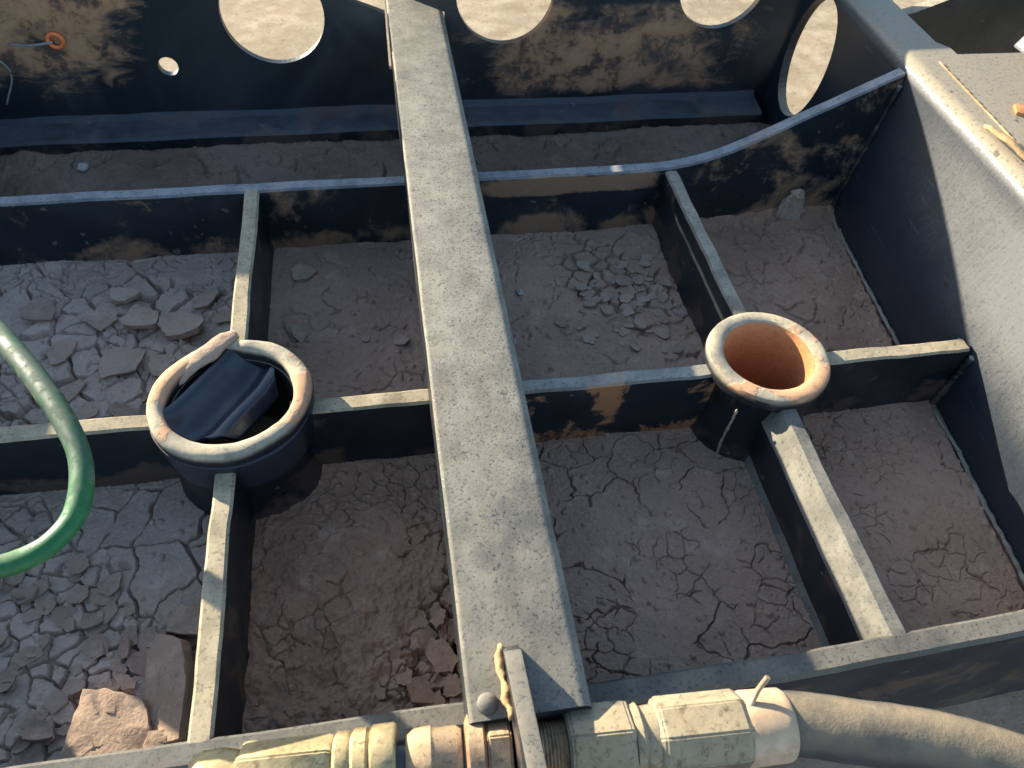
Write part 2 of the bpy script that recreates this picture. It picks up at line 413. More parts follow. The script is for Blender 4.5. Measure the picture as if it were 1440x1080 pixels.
# front right rib: left shoulder shaped and dusted to show the sunlit strip
bm = bmesh.new()
pr = [(XR + .036, FL - .02), (XR + .022, FL + .015), (XR + .016, -.06), (XR + .016, -.004), (XR + .012, 0), (XR - .008, 0), (XR - .011, -.003), (XR - .026, -.046), (XR - .028, -.050), (XR - .028, FL + .015), (XR - .046, FL - .02)]
prism(bm, pr, 'y', YF + .01, B2[1] - .092, 28); jitter(bm, .0016, 12, 4)
obj("rib", bm, M_SHOULDER, frame)

# front rail
bm = bmesh.new()
prism(bm, [(YF + .015, FL - .05), (YF + .015, -.004), (YF + .011, 0), (YF - .013, 0), (YF - .019, -.006), (YF - .019, -.36), (YF - .012, -.42), (YF + .012, -.42), (YF + .012, -.20)], 'x', -1.06, 1.06, 60)
jitter(bm, .0016, 10, 12)
for v in bm.verts:                          # the rail leans out a little to the right, as in the casting
    if v.co.x > .45: v.co.y += .05 * (v.co.x - .45) ** 1.3
obj("front_rail", bm, M_RAIL, frame, smooth=35)

# back wall whose top edge sweeps up to the cheek plate
bm = bmesh.new(); cols = 64
def btop(x):
    return .51 * .045 * math.log(1 + math.exp((x - .70) / .045))
rows = []
for k in range(cols + 1):
    x = -1.06 + (1.115 + 1.06) * k / cols; zt = btop(x)
    sec = [(YB - .045, FL - .06), (YB - .026, FL - .035), (YB - .019, FL - .01), (YB - .016, zt - .004), (YB - .012, zt), (YB + .012, zt), (YB + .016, zt - .004), (YB + .016, FL - .06)]
    rows.append([bm.verts.new((x, y, z)) for y, z in sec])
for k in range(cols):
    for i in range(8): bm.faces.new((rows[k][i], rows[k][(i + 1) % 8], rows[k + 1][(i + 1) % 8], rows[k + 1][i]))
bm.faces.new(rows[0]); bm.faces.new(rows[-1][::-1])
jitter(bm, .0018, 9, 13)
obj("back_wall", bm, M_BACK, frame, smooth=35)

# cheek plate (leaning, rolled over into a flat top flange) with a round hole behind the back wall
def bool_cut(o, cutters):
    for c in cutters:
        md = o.modifiers.new("cut", 'BOOLEAN'); md.operation = 'DIFFERENCE'; md.solver = 'EXACT'; md.object = c
    dg = bpy.context.evaluated_depsgraph_get(); dg.update()
    me = bpy.data.meshes.new_from_object(o.evaluated_get(dg))
    o.modifiers.clear(); old = o.data; o.data = me; me.name = o.name
    for c in cutters:
        d = c.data; bpy.data.objects.remove(c); bpy.data.meshes.remove(d)
def cutter_cyl(p0, p1, r, n=64, tall=1):
    bm = bmesh.new(); sweep(bm, [Vector(p0), Vector(p1)], r, n, tall); return obj("cutter", bm, M_RIB)

bm = bmesh.new()
zr = .232; rr = .032
def cheek_sec(y, xo):
    out = []
    sl = math.atan2(.092, .38)
    # outer (left) face up, roll, top flange out to xo, then back underneath
    for z in (ZB, -.12, -.06, 0, .06, .12, .165, zr - rr * (1 - math.sin(0)) ): out.append((cheek_x(z, y), z))
    cx, cz = cheek_x(zr - rr, y) + rr, zr - rr
    for k in range(1, 7):
        a = math.pi - (math.pi / 2) * k / 6; out.append((cx + rr * math.cos(a), cz + rr * math.sin(a)))
    xs = cx
    for k in range(1, 5): out.append((xs + (xo - xs) * k / 4, zr + .0))
    out.append((xo, zr - .022))
    for k in range(3, -1, -1): out.append((xs + .0 + (xo - xs) * k / 4, zr - .022))
    for z in (.16, .10, 0, -.1, ZB): out.append((cheek_x(z, y) + .024, z))
    return out
ys = [.2 + (1.93 - .2) * k / 60 for k in range(61)]
def xo_of(y):
    if y < 1.440: return 1.62
    if y < 1.485: return 1.245
    return 1.225
rings = []
yy = [y for y in ys if abs(y - 1.44) > .012] + [1.436, 1.441]
yy.sort()
for y in yy: rings.append([bm.verts.new((x, y, z)) for x, z in cheek_sec(y, xo_of(y))])
m_ = len(rings[0])
for k in range(len(rings) - 1):
    for i in range(m_): bm.faces.new((rings[k][i], rings[k][(i + 1) % m_], rings[k + 1][(i + 1) % m_], rings[k + 1][i]))
bm.faces.new(rings[0]); bm.faces.new(rings[-1][::-1])
ck = obj("cheek_plate", bm, M_CHEEK, frame, smooth=40)
bool_cut(ck, [cutter_cyl((.98, 1.782, .052), (1.2, 1.782, .052), .104, 64, 1.46)])
# raised lug at the far right of the flange and the wider tongue of the flange behind it
bm = bmesh.new(); prism(bm, [(1.405, 1.43), (1.46, 1.52), (1.62, 1.66), (1.62, 1.43)], 'z', zr - .022, zr - .001, 1, .003)
obj("flange_tongue", bm, M_CHEEK, frame)
bm = bmesh.new(); prism(bm, [(1.40, zr), (1.43, zr + .05), (1.50, zr + .10), (1.62, zr + .10), (1.62, zr)], 'y', 1.27, 1.47, 1, .006)
for v in bm.verts: v.co.x += (v.co.y - 1.37) * -.05
obj("lug", bm, M_CHEEK, frame)
# rusty weld line along the flange and a torn lug hole edge
bm = bmesh.new(); weld(bm, line((1.186, 1.41, zr - .0012), (1.172, 1.02, zr - .0012), 70), .0034, 5)
obj("weld_bead", bm, M_TAN, frame, smooth=180)
bm = bmesh.new()
path = catmull([(1.150, 1.165, zr), (1.135, 1.135, zr + .012), (1.140, 1.09, zr + .016), (1.150, 1.045, zr + .010), (1.158, 1.0, zr + .002)], 10)
sweep(bm, path, lambda i, a: .0085 * (1 - abs(i / 40 - .5) * .9), 14, .7)
jitter(bm, .002, 40, 3)
obj("cast_lip", bm, M_TAN, frame, smooth=180)
bm = bmesh.new(); prism(bm, [(1.146, 1.125), (1.158, 1.13), (1.176, 1.05), (1.178, .97), (1.162, .98), (1.150, 1.05)], 'z', zr - .006, zr + .003)
obj("lip_recess_shade", bm, M_RUBBER, frame)  # dark raised slab stands for the shade inside the opening

# rear wall with big round holes
bm = bmesh.new(); prism(bm, [(-1.10, ZB), (1.13, ZB), (1.13, .392), (.02, .396), (-.245, .354), (-1.10, .272)], "y", YW, YW + .018)
rw = obj("rear_wall", bm, M_REAR, frame)
cuts = [cutter_cyl((x, YW - .1, z), (x, YW + .2, z), r) for x, z, r in ((-.237, .142, .120), (.323, .177, .121), (.882, .197, .116), (-.507, .023, .023))]
bm = bmesh.new()      # opening for the bar, with an added slanting slot that lets sun onto it
prism(bm, [(.028, -.003), (.1735, -.003), (.1735, .139), (.1735 - 2.5 * .33, .139 + .33), (.028 - 2.5 * .33, .139 + .33), (.028, .139)], 'y', YW - .1, YW + .2)
cuts.append(obj("cutter", bm, M_RIB))
bool_cut(rw, cuts)
# ledge at its foot
bm = bmesh.new(); prism(bm, [(YW - .085, ZB), (YW - .085, -.125), (YW - .078, -.118), (YW - .012, -.112), (YW, -.098), (YW, ZB)], 'x', -1.06, 1.05, 40)
jitter(bm, .003, 7, 21); obj("foot_ledge", bm, M_LEDGE, frame, smooth=30)
# side wall on the left, out of view, stands higher than the ribs; its dip is shaped to let sun onto the clods
bm = bmesh.new(); prism(bm, [(.1, ZB), (YW, ZB), (YW, .20), (1.16, .20), (1.12, .106), (.98, .106), (.94, .20), (.1, .20)], "x", -1.085, -1.055); obj("side_wall", bm, M_RIB, frame)
# unseen plate added behind the rear wall to block sun through its holes
bm = bmesh.new(); box(bm, -.14, .75, 2.28, 2.31, .20, .50, .004); obj("hole_sun_blocker", bm, M_WALL, frame)

# belly plate in front of the rail, lower down
bm = bmesh.new(); box(bm, -1.2, 1.7, -.7, YF + .2, -.43, -.38, .003); obj("belly_plate", bm, M_MUD, frame)
# black body panel to the right behind the flange
bm = bmesh.new(); prism(bm, [(1.24, -.35), (2.4, -.35), (2.4, .60), (1.50, .30), (1.373, .233), (1.299, .204), (1.24, .19)], "y", 1.70, 1.73); obj("body_panel", bm, M_RIB, frame)
# bosses -------------------------------------------------------------
bm = bmesh.new()
prof = [(.150, FL - .03), (.128, FL - .005), (.116, FL + .02), (.112, -.10), (.114, -.04), (.117, -.012), (.117, .006), (.098, .006), (.094, -.02), (.090, -.14), (.0, -.14)]
lathe(bm, prof, *B1); bmesh.ops.remove_doubles(bm, verts=bm.verts, dist=.0005)
jitter(bm, .0015, 14, 31)
boss1 = obj("boss", bm, M_RIB, frame, smooth=40)
bm = bmesh.new()
prof = [(.140, FL - .03), (.118, FL - .004), (.108, FL + .02), (.100, -.10), (.097, -.016), (.098, -.013), (.105, -.011), (.1085, -.006), (.1085, .013), (.1045, .0185)]
lathe(bm, prof, *B2); jitter(bm, .0012, 14, 33)
boss2 = obj("boss", bm, M_RIB, frame, smooth=40); boss2['label'] = "open boss with a bare rusty bore"
bm = bmesh.new()
prof = [(.1086, -.004), (.1095, .002), (.1090, .014), (.1055, .0205), (.101, .022), (.084, .022), (.080, .019)]
lathe(bm, prof, *B2); jitter(bm, .0010, 30, 34)
obj("rim", bm, M_RIM, boss2, smooth=40)
bm = bmesh.new()
prof = [(.0805, .0195), (.077, .014), (.076, .0), (.075, -.14), (.0, -.14)]
lathe(bm, prof, *B2); bmesh.ops.remove_doubles(bm, verts=bm.verts, dist=.0005)
obj("bore", bm, M_RUSTY, boss2, smooth=40)
# weld beads where ribs meet bosses and walls
for k, (p, q) in enumerate([((B2[0] - .080, B2[1] - .085, -.005), (B2[0] - .090, B2[1] - .095, FL)), ((XL - .02, YB - .022, 0), (XL - .02, YB - .022, FL)), ((XL + .02, YB - .022, 0), (XL + .02, YB - .022, FL)),
                            ((XR - .02, YB - .022, 0), (XR - .02, YB - .022, FL)), ((XR + .02, YB - .022, 0), (XR + .02, YB - .022, FL)),
                            ((cheek_x(0, YM) - .004, YM - .018, 0), (cheek_x(FL, YM) - .004, YM - .018, FL)), ((cheek_x(0, YM) - .004, YM + .026, 0), (cheek_x(FL, YM) - .004, YM + .026, FL)),
                            ((cheek_x(.2, YB) - .006, YB - .020, .2), (cheek_x(FL, YB) - .006, YB - .020, FL))]):
    bm = bmesh.new(); weld(bm, line(Vector(p) + Vector((0, 0, -.012)), q, 30), (.0022 if k == 0 else .007), k); jitter(bm, .002, 40, 44 + k)
    obj("corner_weld", bm, M_FLAKE if k == 0 else M_RIB, frame, smooth=180)
for k, pts in enumerate([[(cheek_x(FL, y) - .005, y, FL + .002) for y in (.32, .45, .6, YM - .03)], [(cheek_x(FL, y) - .005, y, FL - .002) for y in (YM + .03, 1.0, 1.15, 1.3, YB - .03)]]):
    bm = bmesh.new(); weld(bm, catmull(pts, 16), .0062, 9 + k); jitter(bm, .003, 18, 45 + k); jitter(bm, .002, 50, 47 + k)
    obj("foot_weld", bm, M_RIB, frame, smooth=180)

# ------------------------------------------------------------------ square cross bar over the ribs
bar = thing("cross_bar", "square steel tube coated in pale speckled dust, lying across the ribs from front to back", "steel bar", (.1, 1.0, 0.0))
bm = bmesh.new(); r_ = .016; x0, x1, z0, z1 = .034, .172, .003, .137
sec = []
for cx, cz, a0 in ((x1 - r_, z1 - r_, 0), (x0 + .006, z1 - .006, 90), (x0 + r_, z0 + r_, 180), (x1 - r_, z0 + r_, 270)):
    rr2 = .006 if a0 == 90 else r_
    for k in range(7):
        a = math.radians(a0 + 15 * k); sec.append((cx + rr2 * math.cos(a), cz + rr2 * math.sin(a)))
prism(bm, sec, 'y', .245, 2.27, 44); jitter(bm, .0009, 9, 51)
obj("tube", bm, M_BAR, bar, smooth=30)
# clamp plate at the near end that carries the hose union
bm = bmesh.new()
prism(bm, [(.322, .1385), (.308, .158), (.160, .212), (.13, .212), (.13, .02), (.2415, .02), (.2415, .1385)], 'x', .080, .101, 2, .003)
jitter(bm, .0015, 26, 52); obj("union_bracket", bm, M_RAIL, bar, smooth=35)
bm = bmesh.new(); sweep(bm, catmull([(.077, .322, .1385), (.075, .30, .142), (.076, .27, .150), (.077, .235, .160)], 12), lambda i, a: .0042, 8)
jitter(bm, .004, 36, 53); jitter(bm, .002, 110, 54); obj("weld_bead", bm, M_TAN, bar, smooth=180)
bm = bmesh.new(); bmesh.ops.create_uvsphere(bm, u_segments=20, v_segments=12, radius=.012)
for v in bm.verts: v.co = Vector((.056, .262, .137)) + Vector((v.co.x, v.co.y, v.co.z * .6))
obj("weld_stud", bm, M_BAR, bar, smooth=180)

# ------------------------------------------------------------------ hydraulic hose across the foreground
hz = .095
A, Bv = Vector((-.262, .234, hz)), Vector((.36, .206, hz))
def ax(x): t = (x - A.x) / (Bv.x - A.x); return A.lerp(Bv, t)
hose = thing("hydraulic_hose", "dusty black hydraulic hose with yellow crimped steel fittings running across the foreground", "hose", (.1, .21, hz - .05))
def ringpart(name, x0, x1, prof, mat, n=40, rot=0, smooth=40, bev=0):
    """prof: list of (fraction along, radius)"""
    bm = bmesh.new(); path = [ax(x0 + (x1 - x0) * f) for f, _ in prof]
    # sweep with per ring radius; direction constant
    t = (Bv - A).normalized(); u = Vector((0, 0, 1)).cross(t).normalized(); w = t.cross(u)
    rings = []
    for p, (_, r) in zip(path, prof):
        rings.append([bm.verts.new(p + u * (math.cos(2 * math.pi * k / n + rot) * r * .80) + w * (math.sin(2 * math.pi * k / n + rot) * r * .80)) for k in range(n)])
    for i in range(len(rings) - 1):
        for k in range(n): bm.faces.new((rings[i][k], rings[i][(k + 1) % n], rings[i + 1][(k + 1) % n], rings[i + 1][k]))
    bm.faces.new(rings[0][::-1]); bm.faces.new(rings[-1])
    if bev:
        bmesh.ops.recalc_face_normals(bm, faces=bm.faces)
        bmesh.ops.bevel(bm, geom=[e for e in bm.edges if e.calc_face_angle(0) > .5], offset=bev, segments=2, affect='EDGES')
    return obj(name, bm, mat, hose, smooth=smooth)
def hexpart(name, x0, x1, r, mat, rot=.0): return ringpart(name, x0, x1, [(0, r * .93), (.06, r), (.94, r), (1, r * .93)], mat, 6, rot, 25, .002)
ringpart("end_cap", -.265, -.212, [(0, .022), (.1, .036), (.3, .044), (.7, .045), (1, .040)], M_BRASS)
hexpart("hex_coupling", -.212, -.112, .050, M_BRASS, .2)
ringpart("collar", -.112, -.046, [(0, .046), (.05, .050), (.22, .050), (.27, .047), (.33, .052), (.52, .052), (.57, .048), (.62, .054), (.95, .055), (1, .052)], M_BRASS)
ringpart("spigot", -.046, -.026, [(0, .030), (1, .030)], M_RUBBER)
ringpart("tapered_nut", -.036, .024, [(0, .036), (.15, .044), (.45, .046), (.5, .043), (.9, .043), (1, .038)], M_NUT)
ringpart("washer", .028, .050, [(0, .046), (.15, .055), (.85, .055), (1, .050)], M_NUT)
hexpart("lock_nut", .050, .0775, .056, M_NUT, .35)
ringpart("threaded_stem", .1045, .150, [(k / 24, .036 + (.0018 if k % 2 else -.0012)) for k in range(25)], M_NUT, 40, 0, 60)
hexpart("swivel_nut", .138, .212, .056, M_STEEL, .55)
ringpart("neck", .212, .238, [(0, .047), (.3, .050), (.5, .044), (1, .045)], M_STEEL)
ringpart("crimp_ferrule", .236, .342, [(0, .044), (.06, .054), (.1, .055), (.93, .055), (1, .050)], M_STEEL, 8, .3, 25, .002)
ringpart("sleeve", .340, .392, [(0, .049), (.1, .051), (.8, .050), (.95, .0495), (1, .047)], M_SLEEVE)
pth = catmull([tuple(ax(.335)), tuple(ax(.40)), (.468, .186, hz), (.562, .160, hz - .003), (.65, .122, hz - .008), (.76, .062, hz - .014), (.90, -.03, hz - .02)], 14)
bm = bmesh.new(); sweep(bm, pth, lambda i, a: .0352, 40); jitter(bm, .0007, 40, 61)
obj("rubber_hose", bm, M_HOSE, hose, smooth=180)
bm = bmesh.new(); p0 = ax(.346) + Vector((0, .014, .036)); sweep(bm, [p0, p0 + Vector((.010, .012, .010)), p0 + Vector((.020, .020, .026))], .0032, 8)
obj("tie_tail", bm, M_SLEEVE, hose, smooth=60)

# ------------------------------------------------------------------ green hose loop at the left
gz = .20
gp = [(-1.05, 1.02, .02), (-.86, 1.01, .10), (-.70, .955, .17), (-.58, .858, gz), (-.492, .750, gz + .01), (-.425, .650, gz + .01), (-.396, .585, gz + .005), (-.392, .524, gz), (-.412, .484, gz), (-.446, .469, gz - .005), (-.50, .462, gz - .01), (-.62, .46, gz - .05), (-.80, .47, gz - .12), (-1.05, .50, -.0)]
bm = bmesh.new(); sweep(bm, catmull(gp, 14), lambda i, a: (.0138 + .0035 * max(0, 1 - i / 80)) * (1 + .03 * math.sin(i * .21 + 1)), 28, .82)
g = obj("green_hose", bm, M_GREEN, None, (-.45, .65, gz), 180)
tag(g, "worn green rubber hose bent in a loop above the left pockets", "hose")

# ------------------------------------------------------------------ torn rubber cap in the left boss
cap = thing("rubber_cap", "torn black rubber cap caved into the left boss, its lip dusty and mud stained", "rubber cap", (B1[0], B1[1], .006))
bm = bmesh.new()
prof = []
for k in range(14):
    a = 2 * math.pi * k / 14; prof.append((.111 + .0150 * math.copysign(abs(math.cos(a)) ** .7, math.cos(a)), .020 + .0165 * math.copysign(abs(math.sin(a)) ** .6, math.sin(a))))
def wob(r, z, a):
    d = r - .111
    pin = math.exp(-((math.atan2(math.sin(a - 1.75), math.cos(a - 1.75))) / .22) ** 2)     # pinched where the back rib meets it
    k = 1 + .10 * math.sin(3 * a + .6) + .05 * math.sin(7 * a)
    return (.111 + d * k * (1 - .25 * pin) + .003 * math.sin(2 * a + 1) + .010 * pin, z * (1 - .1 * pin))
lathe(bm, prof, *B1, n=90, closed=True, wob=wob); jitter(bm, .002, 22, 71)
obj("lip", bm, M_RIM, cap, smooth=180)
bm = bmesh.new()
# skirt hanging round the boss
lathe(bm, [(.128, .012), (.126, -.02), (.120, -.06), (.117, -.0605), (.122, -.02), (.122, .012)], *B1, n=72, closed=True); jitter(bm, .0012, 16, 72)
obj("skirt", bm, M_RUBBER, cap, smooth=50)
# dried mud smeared along the torn edge of the cap
bm = bmesh.new(); sweep(bm, catmull([(-.372, .868, .018), (-.352, .888, .028), (-.325, .915, .032), (-.300, .940, .034), (-.282, .958, .028)], 10), lambda i, a: .017 * (1 - abs(i / 40 - .62) ** 2 * 1.6), 16, .55)
jitter(bm, .004, 30, 77); obj("mud_smear", bm, M_CLOD, cap, smooth=60)
# caved-in skin: u along the fold, v across it (towards lower right)
eu = Vector((.60, .80, 0)).normalized(); ev = Vector((eu.y, -eu.x, 0))
o0 = Vector((-.338, .872, 0)); nu, nv = 40, 30
def zfold(v):
    pts = [(0, .022), (.012, .018), (.028, -.004), (.050, -.018), (.064, -.013), (.078, .004), (.090, .008), (.100, -.002), (.110, -.024)]
    xs_ = np.array([p[0] for p in pts]); zs_ = np.array([p[1] for p in pts]); k = np.linspace(-.008, .008, 15)
    return float(np.mean(np.interp(np.clip(v + k, 0, xs_[-1]), xs_, zs_)))
bm = bmesh.new(); g_ = []
for j in range(nv + 1):
    v = .110 * j / nv; row = []
    lo_, hi_ = -.090 + .30 * max(0, v - .03) + 1.2 * max(0, v - .088), .092 - .08 * v - 1.0 * max(0, v - .088)
    for i in range(nu + 1):
        u = lo_ + (hi_ - lo_) * i / nu
        edge = min(1, (i / nu) / .22); z = zfold(v)
        z = z + (1 - edge) ** 2 * .010 + .0012 * math.sin(u * 40 + v * 30) - .012 * (1 - i / nu) * (v / .12) + .012 * max(0, i / nu - .75) / .25 * (v < .1)
        p = o0 + eu * u + ev * v; row.append(bm.verts.new((p.x, p.y, z)))
    g_.append(row)
for j in range(nv):
    for i in range(nu): bm.faces.new((g_[j][i], g_[j][i + 1], g_[j + 1][i + 1], g_[j + 1][i]))
bmesh.ops.recalc_face_normals(bm, faces=bm.faces)
if sum(f.normal.z for f in bm.faces) < 0: bmesh.ops.reverse_faces(bm, faces=bm.faces)
bmesh.ops.solidify(bm, geom=bm.faces[:], thickness=.006)
obj("caved_skin", bm, M_RUBBER, cap, smooth=180)

# ------------------------------------------------------------------ dried mud: height fields with real cracks
def vnoise(x, y, seed):
    rng = np.random.default_rng(seed); T = rng.random((128, 128))
    xi, yi = np.floor(x).astype(int), np.floor(y).astype(int); fx, fy = x - xi, y - yi
    fx = fx * fx * (3 - 2 * fx); fy = fy * fy * (3 - 2 * fy)
    a = T[xi % 128, yi % 128]; b = T[(xi + 1) % 128, yi % 128]; c = T[xi % 128, (yi + 1) % 128]; d = T[(xi + 1) % 128, (yi + 1) % 128]
    return (a * (1 - fx) + b * fx) * (1 - fy) + (c * (1 - fx) + d * fx) * fy - .5
def fbm(x, y, f, seed, o=4, g=.5):
    s = 0; a = 1
    for k in range(o): s = s + a * vnoise(x * f + 17 * k, y * f + 31 * k, seed + k); a *= g; f *= 2.03
    return s
def voro(X, Y, size, seed, x0, x1, y0, y1, jit=.9):
    rng = np.random.default_rng(seed); P = []
    nx, ny = int((x1 - x0) / size) + 3, int((y1 - y0) / size) + 3
    for i in range(nx):
        for j in range(ny):
            P.append((x0 + (i - 1 + .5 + (rng.random() - .5) * jit) * size + (j % 2) * size * .5, y0 + (j - 1 + .5 + (rng.random() - .5) * jit) * size))
    P = np.array(P); sh = X.shape; xs, ys_ = X.ravel(), Y.ravel()
    E1 = np.empty(xs.size); I1 = np.empty(xs.size, int)
    for s in range(0, xs.size, 20000):
        d = (xs[s:s + 20000, None] - P[None, :, 0]) ** 2 + (ys_[s:s + 20000, None] - P[None, :, 1]) ** 2
        o = np.argpartition(d, 3, axis=1)[:, :4]
        dd = np.take_along_axis(d, o, 1); k = np.argsort(dd, axis=1); o = np.take_along_axis(o, k, 1); dd = np.take_along_axis(dd, k, 1)
        e = np.full(dd.shape[0], 9.)
        for q in (1, 2, 3):
            L = np.hypot(P[o[:, 0], 0] - P[o[:, q], 0], P[o[:, 0], 1] - P[o[:, q], 1])
            e = np.minimum(e, (dd[:, q] - dd[:, 0]) / (2 * L + 1e-9))
        E1[s:s + 20000] = e; I1[s:s + 20000] = o[:, 0]
    return E1.reshape(sh), I1.reshape(sh), P
def sst(x, a, b): t = np.clip((x - a) / (b - a), 0, 1); return t * t * (3 - 2 * t)
BEDS = {}
def mud_bed(key, label, x0, x1, y0, y1, z, mat, layers, lump=(.004, 9), fine=.0009, step=.0019, rise=.004, extra=None, seed=1, name="dried_mud"):
    nx, ny = int((x1 - x0) / step), int((y1 - y0) / step)
    X, Y = np.meshgrid(np.linspace(x0, x1, nx), np.linspace(y0, y1, ny), indexing='ij')
    H = np.full(X.shape, z) + lump[0] * fbm(X, Y, lump[1], seed * 11, 5) + fine * fbm(X, Y, 170, seed * 13, 3, .6)
    dist = np.minimum(np.minimum(X - x0, x1 - X), np.minimum(Y - y0, y1 - Y))
    H += rise * np.exp(-np.maximum(dist - .012, 0) / .014) * (.4 + 1.3 * np.clip(fbm(X, Y, 16, seed * 5, 3) + .3, 0, 1))
    for L in layers:
        wx = X + L.get('warp', .008) * fbm(X, Y, L.get('wf', 22), seed * 3 + L['seed'], 4, .55)
        wy = Y + L.get('warp', .008) * fbm(X, Y, L.get('wf', 22), seed * 3 + L['seed'] + 50, 4, .55)
        e, idx, P = voro(wx, wy, L['size'], seed * 100 + L['seed'], x0, x1, y0, y1)
        rng = np.random.default_rng(seed * 7 + L['seed']); n = len(P)
        mask = np.ones(X.shape)
        if 'mask' in L: mask = L['mask'](X, Y)
        mask = mask * (.15 + .85 * sst(dist, .004, .022))
        part = fbm(X, Y, L.get('pf', 14), seed * 17 + L['seed'], 3)
        wmod = sst(part, L.get('plo', -.35), L.get('phi', -.1))           # cracks die out in places
        w = L['w'] * (0.25 + .75 * wmod) * (1 + .8 * fbm(X, Y, 60, seed + L['seed'], 2))
        if L.get('gap'): w = w * (.6 + 1.2 * rng.random(n)[idx])
        crack = (1 - sst(e, w * .35, w)) * mask * wmod
        H -= crack * L['d']
        if L.get('curl'): H += mask * L['curl'] * np.exp(-e / (L['size'] * .16)) * (.3 + rng.random(n)[idx]) * (1 - crack)
        if L.get('tilt'):
            tx, ty = rng.normal(size=n), rng.normal(size=n)
            H += mask * (1 - crack) * L['tilt'] * ((wx - P[idx, 0]) * tx[idx] + (wy - P[idx, 1]) * ty[idx])
        if L.get('lift'): H += mask * (1 - crack) * L['lift'] * (rng.random(n)[idx] ** 1.5)
    if extra: H = extra(X, Y, H)
    rg_ = np.random.default_rng(seed * 991); dx, dy = (x1 - x0) / (nx - 1), (y1 - y0) / (ny - 1)      # grit
    for q in range(int(1500 * (x1 - x0) * (y1 - y0))):
        gx, gy = rg_.random() * nx, rg_.random() * ny; r = .0022 + .0045 * rg_.random() ** 4
        a, b = int(r / dx) + 2, int(r / dy) + 2
        i0, i1, j0, j1 = max(0, int(gx) - a), min(nx, int(gx) + a + 1), max(0, int(gy) - b), min(ny, int(gy) + b + 1)
        if i1 - i0 < 2 or j1 - j0 < 2: continue
        di, dj = np.meshgrid(np.arange(i0, i1) - gx, np.arange(j0, j1) - gy, indexing='ij')
        H[i0:i1, j0:j1] += r * .8 * np.sqrt(np.clip(1 - ((di * dx) ** 2 + (dj * dy) ** 2) / r ** 2, 0, 1))
    cx, cy = (x0 + x1) / 2, (y0 + y1) / 2
    V = np.stack([(X - cx) * S, (Y - cy) * S, (H - z) * S], -1).reshape(-1, 3)
    i = np.arange(nx * ny).reshape(nx, ny)
    Q = np.stack([i[:-1, :-1], i[1:, :-1], i[1:, 1:], i[:-1, 1:]], -1).reshape(-1, 4)
    me = bpy.data.meshes.new(name); me.vertices.add(len(V)); me.vertices.foreach_set("co", V.ravel().astype(np.float32))
    me.loops.add(Q.size); me.loops.foreach_set("vertex_index", Q.ravel().astype(np.int32))
    me.polygons.add(len(Q)); me.polygons.foreach_set("loop_start", np.arange(0, Q.size, 4, dtype=np.int32))
    me.polygons.foreach_set("loop_total", np.full(len(Q), 4, np.int32)); me.polygons.foreach_set("use_smooth", np.ones(len(Q), bool))
    me.update(calc_edges=True); me.materials.append(mat)
    o = link(bpy.data.objects.new(name, me)); o.location = (cx * S, cy * S, z * S)
    tag(o, label, "dried mud", "mud beds in the frame pockets")
    BEDS[key] = (x0, x1, y0, y1, H)
    return o
def hgt(key, x, y):
    x0, x1, y0, y1, H = BEDS[key]; i = int((x - x0) / (x1 - x0) * (H.shape[0] - 1)); j = int((y - y0) / (y1 - y0) * (H.shape[1] - 1))
    return float(H[min(max(i, 0), H.shape[0] - 1), min(max(j, 0), H.shape[1] - 1)])

E_ = .012
# front pocket right of the bar
mud_bed('fc', "smooth dark mud with a net of thin cracks in the front pocket right of the speckled bar", XM + E_, XR - E_, YF + .004, YM - E_, FL, M_MUD,
        [dict(size=.078, w=.0017, d=.010, warp=.036, wf=13, seed=1, plo=-.14, phi=.08, curl=.0010), dict(size=.036, w=.0012, d=.005, warp=.020, seed=2, plo=-.02, phi=.2)], (.006, 6), .0012, step=.00115, seed=2)
# right pocket
mud_bed('fr', "smooth brown mud, cracked along the right side, in the front pocket beside the grey cheek plate", XR + E_, 1.05, YF + .004, YM - E_, FL, M_MUDR,
        [dict(size=.085, w=.0017, d=.010, warp=.036, wf=12, seed=1, plo=-.02, phi=.18), dict(size=.034, w=.0012, d=.004, warp=.02, seed=3, plo=.05, phi=.28)], (.010, 5), .0012, step=.0012, seed=3)
# crumpled pocket left of the bar
def crum(X, Y, H):
    r = np.abs(fbm(X, Y, 13, 90, 4, .55)); H = H + .020 * (.28 - r) * sst(Y, .85, .45)
    H += .012 * fbm(X, Y, 30, 91, 4, .6) * sst(Y, .8, .4)
    return H
mud_bed('fl', "reddish crumpled mud, lumpy and broken, in the front pocket between the left rib and the bar", XL + E_, XM - E_, YF + .004, YM - E_, FL, M_MUDR,
        [dict(size=.036, w=.0016, d=.006, warp=.024, seed=1, plo=-.16, phi=.08, tilt=.05, curl=.0015), dict(size=.062, w=.005, d=.024, warp=.02, seed=5, plo=-.5, phi=-.3, tilt=.12, lift=.016, gap=1,
              mask=lambda X, Y: sst(X + .35 * (.55 - Y) + .05 * fbm(X, Y, 12, 3, 3), -.02, .06) * sst(Y, .66, .52))], (.012, 8), .0018, step=.00135, seed=4, extra=crum)
# left front pocket: small plates, larger ones towards the boss
big = lambda X, Y: sst(X - .75 * (.62 - Y) + .05 * fbm(X, Y, 9, 8, 3), -.50, -.44)
mud_bed('ll', "grey mud split into many small curled plates in the front left pocket below the green hose", -.92, XL - E_, YF + .004, YM - E_, FL, M_MUDL,
        [dict(size=.092, w=.0028, d=.014, warp=.034, wf=11, seed=1, plo=-.4, phi=-.1, curl=.002, mask=big),
         dict(size=.034, w=.0027, d=.009, warp=.014, seed=2, plo=-.5, phi=-.3, gap=1, curl=.0032, tilt=.07, lift=.005, mask=lambda X, Y: 1 - big(X, Y))], (.006, 8), .0012, step=.0015, seed=5)
